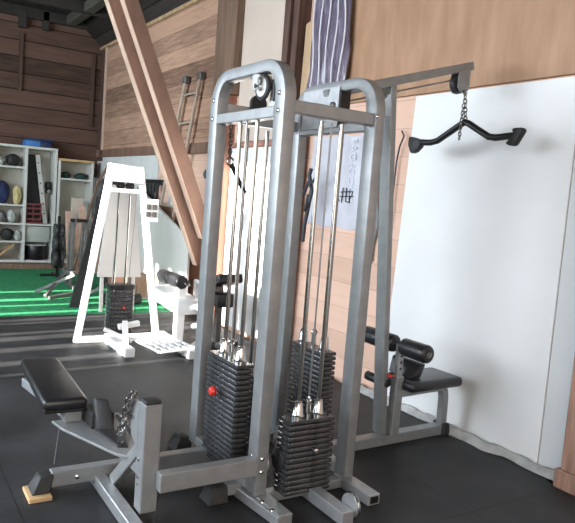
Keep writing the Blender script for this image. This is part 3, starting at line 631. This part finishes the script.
# head pulley in the front arch
hp = G(MB().beam((-2.885, 1.567, 2.09), (-2.885, 1.567, 2.01), .05, .008, (0, 1, 0)).beam((-2.885, 1.638, 2.09), (-2.885, 1.638, 2.01), .05, .008, (0, 1, 0)).box(-2.92, -2.85, 1.565, 1.64, 2.07, 2.085, .002), 'pulley_bracket', 'silverlight')
G(MB().torus((-2.872, 1.603, 2.03), .054, .012, (0, 1, 0)), 'pulley_wheel', 'blackrub', hp)
G(MB().tube((-2.872, 1.592, 2.03), (-2.872, 1.614, 2.03), .047, 24), 'pulley_hub', 'alu', hp)
G(MB().tube((-2.872, 1.558, 2.03), (-2.872, 1.648, 2.03), .012, 10), 'axle_bolt', 'chrome', hp)
G(MB().box(-2.745, -2.728, 1.585, 1.63, 1.95, 2.06, .003), 'slot_plate', 'blackmetal')
G(MB().box(-2.85, -2.69, 1.632, 1.642, 1.925, 2.07, .003), 'gusset_plate', 'silverlight')
for x, z in ((-2.79, 1.99), (-2.78, 2.05)): G(MB().lathe([(.014, 0), (.014, .008), (.004, .012)], (x, 1.632, z), (0, -1, 0), 12), 'bolt', 'blackmetal')
# gusset plates and lat pulley in the rear arch
for y in (B0 - .008, B1 + .002): G(MB().prism([(-3.28, 1.90), (-2.93, 1.90), (-2.93, 2.12), (-3.28, 2.12)], y, y + .008, 1, .002), 'gusset_plate', 'silverlight')
G(MB().tube((-2.99, B0 + .014, 2.01), (-2.99, B0 + .040, 2.01), .075, 28), 'pulley_wheel', 'blackrub')
G(MB().box(-2.925, -2.912, B0 - .006, B1, 1.93, 2.10, .003), 'slot_plate', 'blackmetal')  # black strip filling the slot between the two gusset plates
G(MB().lathe([(.020, 0), (.020, .008), (.008, .014)], (-2.98, B0 - .008, 2.02), (0, -1, 0), 14), 'bolt', 'greymetal')
G(MB().box(XL - .03, XL - .02, 1.66, 2.05, 1.95, 2.0, .003), 'gusset_plate', 'silverlight')
G(MB().tube((XL - .015, 1.85, 2.02), (XL + .012, 1.85, 2.02), .05, 24), 'pulley_wheel', 'blackrub')
G(MB().lathe([(.03, 0), (.035, .012), (.03, .03), (.012, .036)], (XL - TW / 2 - .002, 1.60, 1.60), (-1, 0, 0), 16).tube((XL - TW / 2, 1.6, 1.6), (XL - TW / 2 + .01, 1.6, 1.6), .01), 'adjuster_knob', 'blackrub')

# weight stacks
def stack(cx, cy, lx, ly, z0, n, th, pitch, rods, pin=None, rodtop=1.875, zb=.06, head=True, rod_r=.0115):
    for (rx, ry) in rods: G(MB().tube((rx, ry, zb), (rx, ry, rodtop), rod_r, 14), 'guide_rod', 'rod')
    ztop = z0 + n * pitch
    w = G(MB().box(cx - lx / 2, cx + lx / 2, cy - ly / 2, cy + ly / 2, ztop, ztop + .018, .004), 'weight_stack', 'iron')
    mb = MB().box(cx - lx / 2, cx + lx / 2, cy - ly / 2, cy + ly / 2, z0, z0 + th, .006, 2)
    p = G(mb, 'weight_plate', 'iron', w)
    for k in range(1, n): dup(p, w, (0, 0, pitch * k))
    for (rx, ry) in rods: G(MB().lathe([(.033, 0), (.033, .012), (.028, .018), (.021, .078), (.014, .084)], (rx, ry, ztop + .018), seg=18), 'bushing', 'chrome', w)
    G(MB().tube((cx, cy, ztop + .018), (cx, cy, ztop + .09), .014, 12).torus((cx, cy, ztop + .10), .016, .005, (1, 0, 0) if lx > ly else (0, 1, 0), 16), 'selector_stem', 'chrome', w)
    G(MB().tube((cx, cy, ztop + .08), (cx, cy, rodtop), .0045, 8), 'cable', 'wire', w)
    long_x = lx > ly
    hl = None
    for k in range(n):
        z = z0 + pitch * k + th / 2
        if hl is None:
            hl = G(MB().tube((cx, cy - ly / 2 - .001, z), (cx, cy - ly / 2 + .004, z), .0075, 10) if long_x else MB().tube((cx + lx / 2 + .001, cy, z), (cx + lx / 2 - .004, cy, z), .0075, 10), 'pin_hole', 'ink', w)
        else: dup(hl, w, (0, 0, pitch * k))
    if pin is not None:
        z = z0 + pitch * pin + th / 2
        d = V((0, -1, 0)) if long_x else V((1, 0, 0)); c = V((cx, cy - ly / 2, z)) if long_x else V((cx + lx / 2, cy, z))
        sp = G(MB().tube(c, c + d * .03, .006, 10), 'selector_pin', 'chrome', w)
        return w, c, d
    return w, None, None
w, c, d = stack(-3.01, 1.602, .34, .10, .075, 20, .0222, .0276, [(-3.085, 1.605), (-2.905, 1.605)], 14)
G(MB().lathe([(.008, .02), (.022, .028), (.026, .042), (.020, .056), (.006, .062)], c, d, 16), 'pin_knob', 'red', w)
stack(-3.03, 2.142, .32, .10, .075, 21, .0220, .0275, [(-3.135, 2.142), (-2.925, 2.142)])
w3, c, d = stack(-2.61, 1.845, .11, .27, .056, 13, .0225, .0275, [(-2.61, 1.785), (-2.61, 1.905)], 8)
G(MB().lathe([(.006, .02), (.013, .026), (.013, .045), (.004, .05)], c, d, 12), 'pin_knob', 'chrome', w3)
stack(-3.33, 1.845, .10, .26, .06, 13, .0235, .0268, [(-3.33, 1.78), (-3.33, 1.91)])
# small base pulley beside the front stack
G(MB().torus((-2.70, 1.66, .19), .045, .011, (0, 1, 0)).tube((-2.70, 1.652, .19), (-2.70, 1.668, .19), .04, 20), 'base_pulley', 'silverlight')
G(MB().tube((-2.70, 1.61, .19), (-2.70, 1.70, .19), .012, 10).box(-2.72, -2.68, 1.69, 1.70, .115, .21, .003), 'pulley_bracket', 'greymetal')
G(MB().tube((XR + .02, 1.70, .22), (XR + .02, 1.73, .22), .055, 20, bev=.006), 'base_pulley', 'blackrub')

# ---- row station: tubes, post, plate, seat
G(MB().box(-2.655, -2.595, 1.08, A0, .170, .255, .004), 'link_tube')
G(MB().box(-3.40, -3.34, .76, A0 + .02, .050, .110, .004), 'link_tube') if False else G(MB().beam((-3.14, .74, .075), (-3.14, 1.60, .075), .06, .075), 'link_tube')
G(MB().hexa([(-3.195, .645, .0225), (-3.085, .645, .0225), (-3.085, .73, .0225), (-3.195, .73, .0225)], [(-3.18, .685, .105), (-3.10, .685, .105), (-3.10, .75, .105), (-3.18, .75, .105)], .006), 'rubber_foot', 'blackrub')
G(MB().lathe([(.012, 0), (.012, .006), (.005, .01)], (-3.11, .86, .075), (1, 0, 0), 12), 'bolt', 'chrome')
G(MB().beam((-3.24, .975, .035), (-2.45, .975, .035), .06, .06), 'foot_rail', 'silverlight')
post = G(MB().box(-2.735, -2.655, 1.015, 1.095, .06, .555, .005), 'post')
G(MB().box(-2.732, -2.658, 1.018, 1.092, .555, .572, .008, 2), 'end_cap', 'blackrub', post)
ear = [(-2.735, .33), (-2.735, .55), (-2.80, .545), (-2.835, .50), (-2.845, .43), (-2.82, .37)]
for y in (1.015, 1.085): G(MB().prism(ear, y, y + .010, 1, .002), 'pulley_cheek', 'silver', post)
G(MB().tube((-2.795, 1.03, .46), (-2.795, 1.08, .46), .05, 22), 'pulley_wheel', 'blackrub', post)
G(MB().tube((-2.80, 1.005, .46), (-2.80, 1.10, .46), .010, 10), 'axle_bolt', 'chrome', post)
G(MB().beam((-2.74, 1.055, .35), (-3.02, 1.02, .07), .05, .055), 'brace')
for z in (.22, .19, .30): G(MB().lathe([(.009, 0), (.009, .005), (.004, .008)], (-2.695, 1.015, z), (0, -1, 0), 12), 'bolt', 'chrome')
# tapered foot plate
plate = G(MB().prism([(-3.42, .80), (-3.29, .825), (-2.888, .975), (-2.83, 1.03), (-2.78, 1.035), (-2.78, 1.09), (-3.0, 1.20), (-3.44, 1.16)], .245, .258, 2, .002).beam((-3.42, 1.02, .22), (-2.74, 1.06, .22), .05, .05), 'foot_plate', 'silver')
G(MB().hexa([(-3.24, .965, .258), (-3.17, .965, .258), (-3.13, 1.05, .258), (-3.19, 1.05, .258)], [(-3.30, .97, .405), (-3.265, .975, .405), (-3.23, 1.035, .405), (-3.26, 1.035, .405)], .010, 2).hexa([(-3.17, .95, .258), (-2.95, 1.0, .258), (-2.93, 1.05, .258), (-3.10, 1.09, .258)], [(-3.17, .96, .285), (-2.97, 1.01, .266), (-2.96, 1.045, .266), (-3.10, 1.08, .285)], .004), 'foot_stop', 'blackrub', plate)
G(MB().tube((-3.16, 1.06, .34), (-2.86, 1.055, .33), .011, 10), 'stop_bar', 'blackmetal', plate)
G(MB().tube((-3.42, .845, .245), (-3.20, .77, .115), .004, 6), 'stay_wire', 'wire', plate)
# seat on its rail
G(MB().beam((-4.10, .80, .275), (-3.40, .90, .275), .055, .055), 'seat_rail', 'silverlight')
G(MB().box(-3.46, -3.36, .85, .94, .258, .323, .006), 'seat_bracket', 'silver')
G(MB().box(-3.40, -3.23, .95, 1.07, .258, .335, .006), 'seat_block', 'blackrub')
mt = Matrix.Rotation(math.radians(-3), 4, 'Z'); mt.translation = V((-3.745, .866, 0))
G(MB().box(-.425, .425, -.112, .112, .342, .40, .024, 3, mt), 'seat_pad', 'vinyl')
G(MB().box(-.41, .41, -.10, .10, .322, .343, .004, 1, mt).box(-.38, .3, -.04, .04, .285, .32, .004, 1, mt), 'seat_board', 'blackmetal')

# ---- lat station
bx0 = -3.05
lp = G(MB().beam((-3.08, 2.745, .066), (-3.08, 2.57, 2.245), .09, .045, (0, 1, 0), .005), 'post')
G(MB().beam((bx0, 2.10, 2.085), (bx0, 3.20, 2.425), .055, .050), 'pulldown_beam')
ep = G(MB().prism([(3.065, 2.37), (3.165, 2.40), (3.165, 2.275), (3.14, 2.24), (3.09, 2.24), (3.065, 2.27)], bx0 + .028, bx0 + .036, 0, .002).prism([(3.065, 2.37), (3.165, 2.40), (3.165, 2.275), (3.14, 2.24), (3.09, 2.24), (3.065, 2.27)], bx0 - .036, bx0 - .028, 0, .002), 'pulley_cheek')
G(MB().tube((bx0 - .02, 3.105, 2.30), (bx0 + .02, 3.105, 2.30), .062, 24), 'pulley_wheel', 'blackrub', ep)
G(MB().tube((bx0, 2.14, 2.035), (bx0, 3.09, 2.325), .005, 8), 'cable', 'wire')
G(MB().prism([(2.46, 2.185), (2.57, 2.215), (2.57, 2.12)], bx0 - .045, bx0 - .037, 0, .001), 'gusset_plate')
G(MB().beam((-3.04, 2.15, .035), (-3.07, 3.30, .035), .075, .065), 'base_rail')
G(MB().hexa([(-3.13, 3.25, 0), (-3.01, 3.25, 0), (-3.01, 3.315, 0), (-3.13, 3.315, 0)], [(-3.12, 3.25, .08), (-3.02, 3.25, .08), (-3.02, 3.31, .08), (-3.12, 3.31, .08)], .006), 'rubber_foot', 'blackrub')
sp = G(MB().box(-3.045, -2.985, 2.765, 2.825, .066, .45, .004), 'seat_post')
G(MB().box(-3.035, -2.995, 2.775, 2.815, .40, .655, .003), 'slide_tube', 'silverlight', sp)
for z in (.50, .54, .58, .62): G(MB().tube((-2.9955, 2.795, z), (-2.993, 2.795, z), .009, 10), 'pin_hole', 'ink', sp)
G(MB().lathe([(.005, 0), (.005, .03), (.010, .032), (.012, .045), (.008, .052)], (-3.01, 2.765, .455), (0, -1, 0), 14), 'pull_pin', 'red', sp)
rp = [(-3.36, -3.055), (-2.985, -2.76)]
G(MB().tube((-3.40, 2.79, .645), (-2.75, 2.79, .645), .014, 12), 'roller_axle', 'chrome')
for a, b in rp: G(MB().tube((a, 2.79, .645), (b, 2.79, .645), .056, 24, bev=.022), 'roller_pad', 'vinyl')
G(MB().tube((-2.761, 2.79, .645), (-2.755, 2.79, .645), .02, 16), 'roller_cap', 'greymetal')
G(MB().beam((-3.03, 2.81, .335), (-3.06, 3.22, .335), .06, .05), 'seat_rail')
mt = Matrix.Rotation(math.radians(2), 4, 'Z'); mt.translation = V((-3.05, 3.045, 0))
G(MB().box(-.145, .145, -.235, .235, .362, .43, .028, 3, mt), 'seat_pad', 'vinyl')
mb = MB().sweep([(3.14, .345), (3.20, .345), (3.235, .33), (3.255, .30), (3.265, .25), (3.27, .06)], .05, -3.085, -3.035, 0, .004)
G(mb, 'seat_leg')
G(MB().hexa([(-3.17, 2.85, .432), (-2.97, 2.85, .432), (-2.97, 2.95, .432), (-3.17, 2.95, .432)], [(-3.17, 2.87, .54), (-2.97, 2.95, .515), (-2.97, 2.99, .525), (-3.17, 2.91, .55)], .012, 2), 'knee_pad', 'vinyl')
G(MB().tube((-3.24, 2.735, .40), (-3.03, 2.735, .40), .03, 16, bev=.012), 'lower_roller', 'vinyl')

# ---- things hung on the gym
lb = thing('lat_bar', 'black angled pulldown bar hanging on a chain before the white panel', 'pulldown bar', (-3.03, 3.13, 1.9))
cxb = -2.985
G(MB().path([(-3.44, 3.13, 1.95), (-3.27, 3.13, 1.942), (-3.21, 3.13, 1.953), (cxb - .03, 3.13, 2.05), (cxb, 3.13, 2.06), (cxb + .03, 3.13, 2.05), (-2.785, 3.13, 1.962), (-2.73, 3.13, 1.955), (-2.56, 3.13, 1.965)], .021, 12), 'bar', 'blackmetal', lb)
G(MB().prism([(-3.47, 1.99), (-3.40, 1.975), (-3.355, 1.955), (-3.355, 1.915), (-3.40, 1.88), (-3.44, 1.87), (-3.475, 1.93)], 3.105, 3.155, 1, .012, 2), 'end_grip', 'blackrub', lb)
G(MB().prism([(-2.645, 1.915), (-2.60, 1.90), (-2.575, 1.905), (-2.525, 1.985), (-2.535, 2.005), (-2.60, 2.005), (-2.605, 1.985), (-2.585, 1.975)], 3.105, 3.155, 1, .012, 2), 'end_grip', 'blackrub', lb)
G(MB().chain((bx0 + .045, 3.12, 2.255), (cxb, 3.13, 2.07), .036, .0042), 'chain', 'chain', lb)
G(MB().chain((cxb - .015, 3.115, 2.17), (cxb - .01, 3.10, 1.95), .030, .0036), 'chain', 'chain', lb)
ch = tag(build(MB().chain((-2.77, 1.0, .585), (-2.845, .995, .46), .040, .006).chain((-2.845, .995, .47), (-2.875, .99, .32), .040, .006).chain((-2.80, .99, .55), (-2.90, .985, .345), .038, .0055).chain((-2.84, 1.0, .42), (-2.90, .99, .315), .038, .006), 'chain', 'chainbright'), 'heavy steel chain hanging from the top of the short front post', 'chain')
hd = thing('cable_attachment', 'steel pull attachment with dark grip hanging inside the front left upright', 'attachment', (-3.33, 1.69, 1.5))
G(MB().chain((-3.34, 1.68, 1.88), (-3.34, 1.685, 1.70), .03, .004), 'chain', 'chain', hd)
G(MB().torus((-3.34, 1.69, 1.68), .02, .006, (1, 0, 0)), 'ring', 'chrome', hd)
G(MB().tube((-3.34, 1.70, 1.66), (-3.33, 1.79, 1.51), .014, 12), 'grip', 'blackrub', hd)
tag(build(MB().box(-3.215, -3.055, .63, .735, 0, .022, .003), 'wood_block', 'wood'), 'small raw wood block under the rubber foot of the row seat frame', 'block')

# ================================================================ LIGHT
sun = D.lights.new('sun', 'SUN'); sun.energy = 40.0; sun.angle = 0.012; sun.color = (1.0, 0.95, 0.88)
so = link(D.objects.new('sun', sun))
dirv = V((-.10, 1.0, -.27)).normalized()
so.rotation_euler = dirv.to_track_quat('-Z', 'Y').to_euler()
def area(name, loc, target, sx, sy, power, color):
    a = D.lights.new(name, 'AREA'); a.shape = 'RECTANGLE'; a.size = sx; a.size_y = sy; a.energy = power; a.color = color
    o = link(D.objects.new(name, a)); o.location = loc
    o.rotation_euler = (V(target) - V(loc)).to_track_quat('-Z', 'Y').to_euler(); return o
area('window_daylight', (-5.2, -3.5, 2.4), (-5.2, 3, 1.3), 8.0, 2.2, 820, (0.80, 0.90, 1.0))
area('rear_fill', (2.0, -0.5, 1.9), (-5, 2.3, 1.3), 2.6, 2.2, 120, (1.0, 0.90, 0.78))  # added warm fill from behind the camera; no door is known there

w = D.worlds.new('world'); S.world = w; w.use_nodes = True
bg = w.node_tree.nodes['Background']; bg.inputs[0].default_value = (0.85, 0.92, 1.0, 1); bg.inputs[1].default_value = 0.9

# ================================================================ CAMERA
cam = D.cameras.new('camera'); co = link(D.objects.new('camera', cam)); S.camera = co
cam.sensor_width = 36.0; cam.sensor_fit = 'HORIZONTAL'; cam.lens = 658.22 / 575 * 36.0; cam.clip_start = .05
R = Matrix(((0.527982, -0.12194, 0.840456), (0.845698, -0.014993, -0.533451), (0.07765, 0.992424, 0.095208)))
q = R.to_quaternion(); co.rotation_mode = 'QUATERNION'; co.rotation_quaternion = q; co.location = (0, 0, 1.5)

S.view_settings.view_transform = 'Standard'; S.view_settings.look = 'None'; S.view_settings.gamma = 1.0
S.view_settings.use_curve_mapping = False; S.view_settings.exposure = 0.0
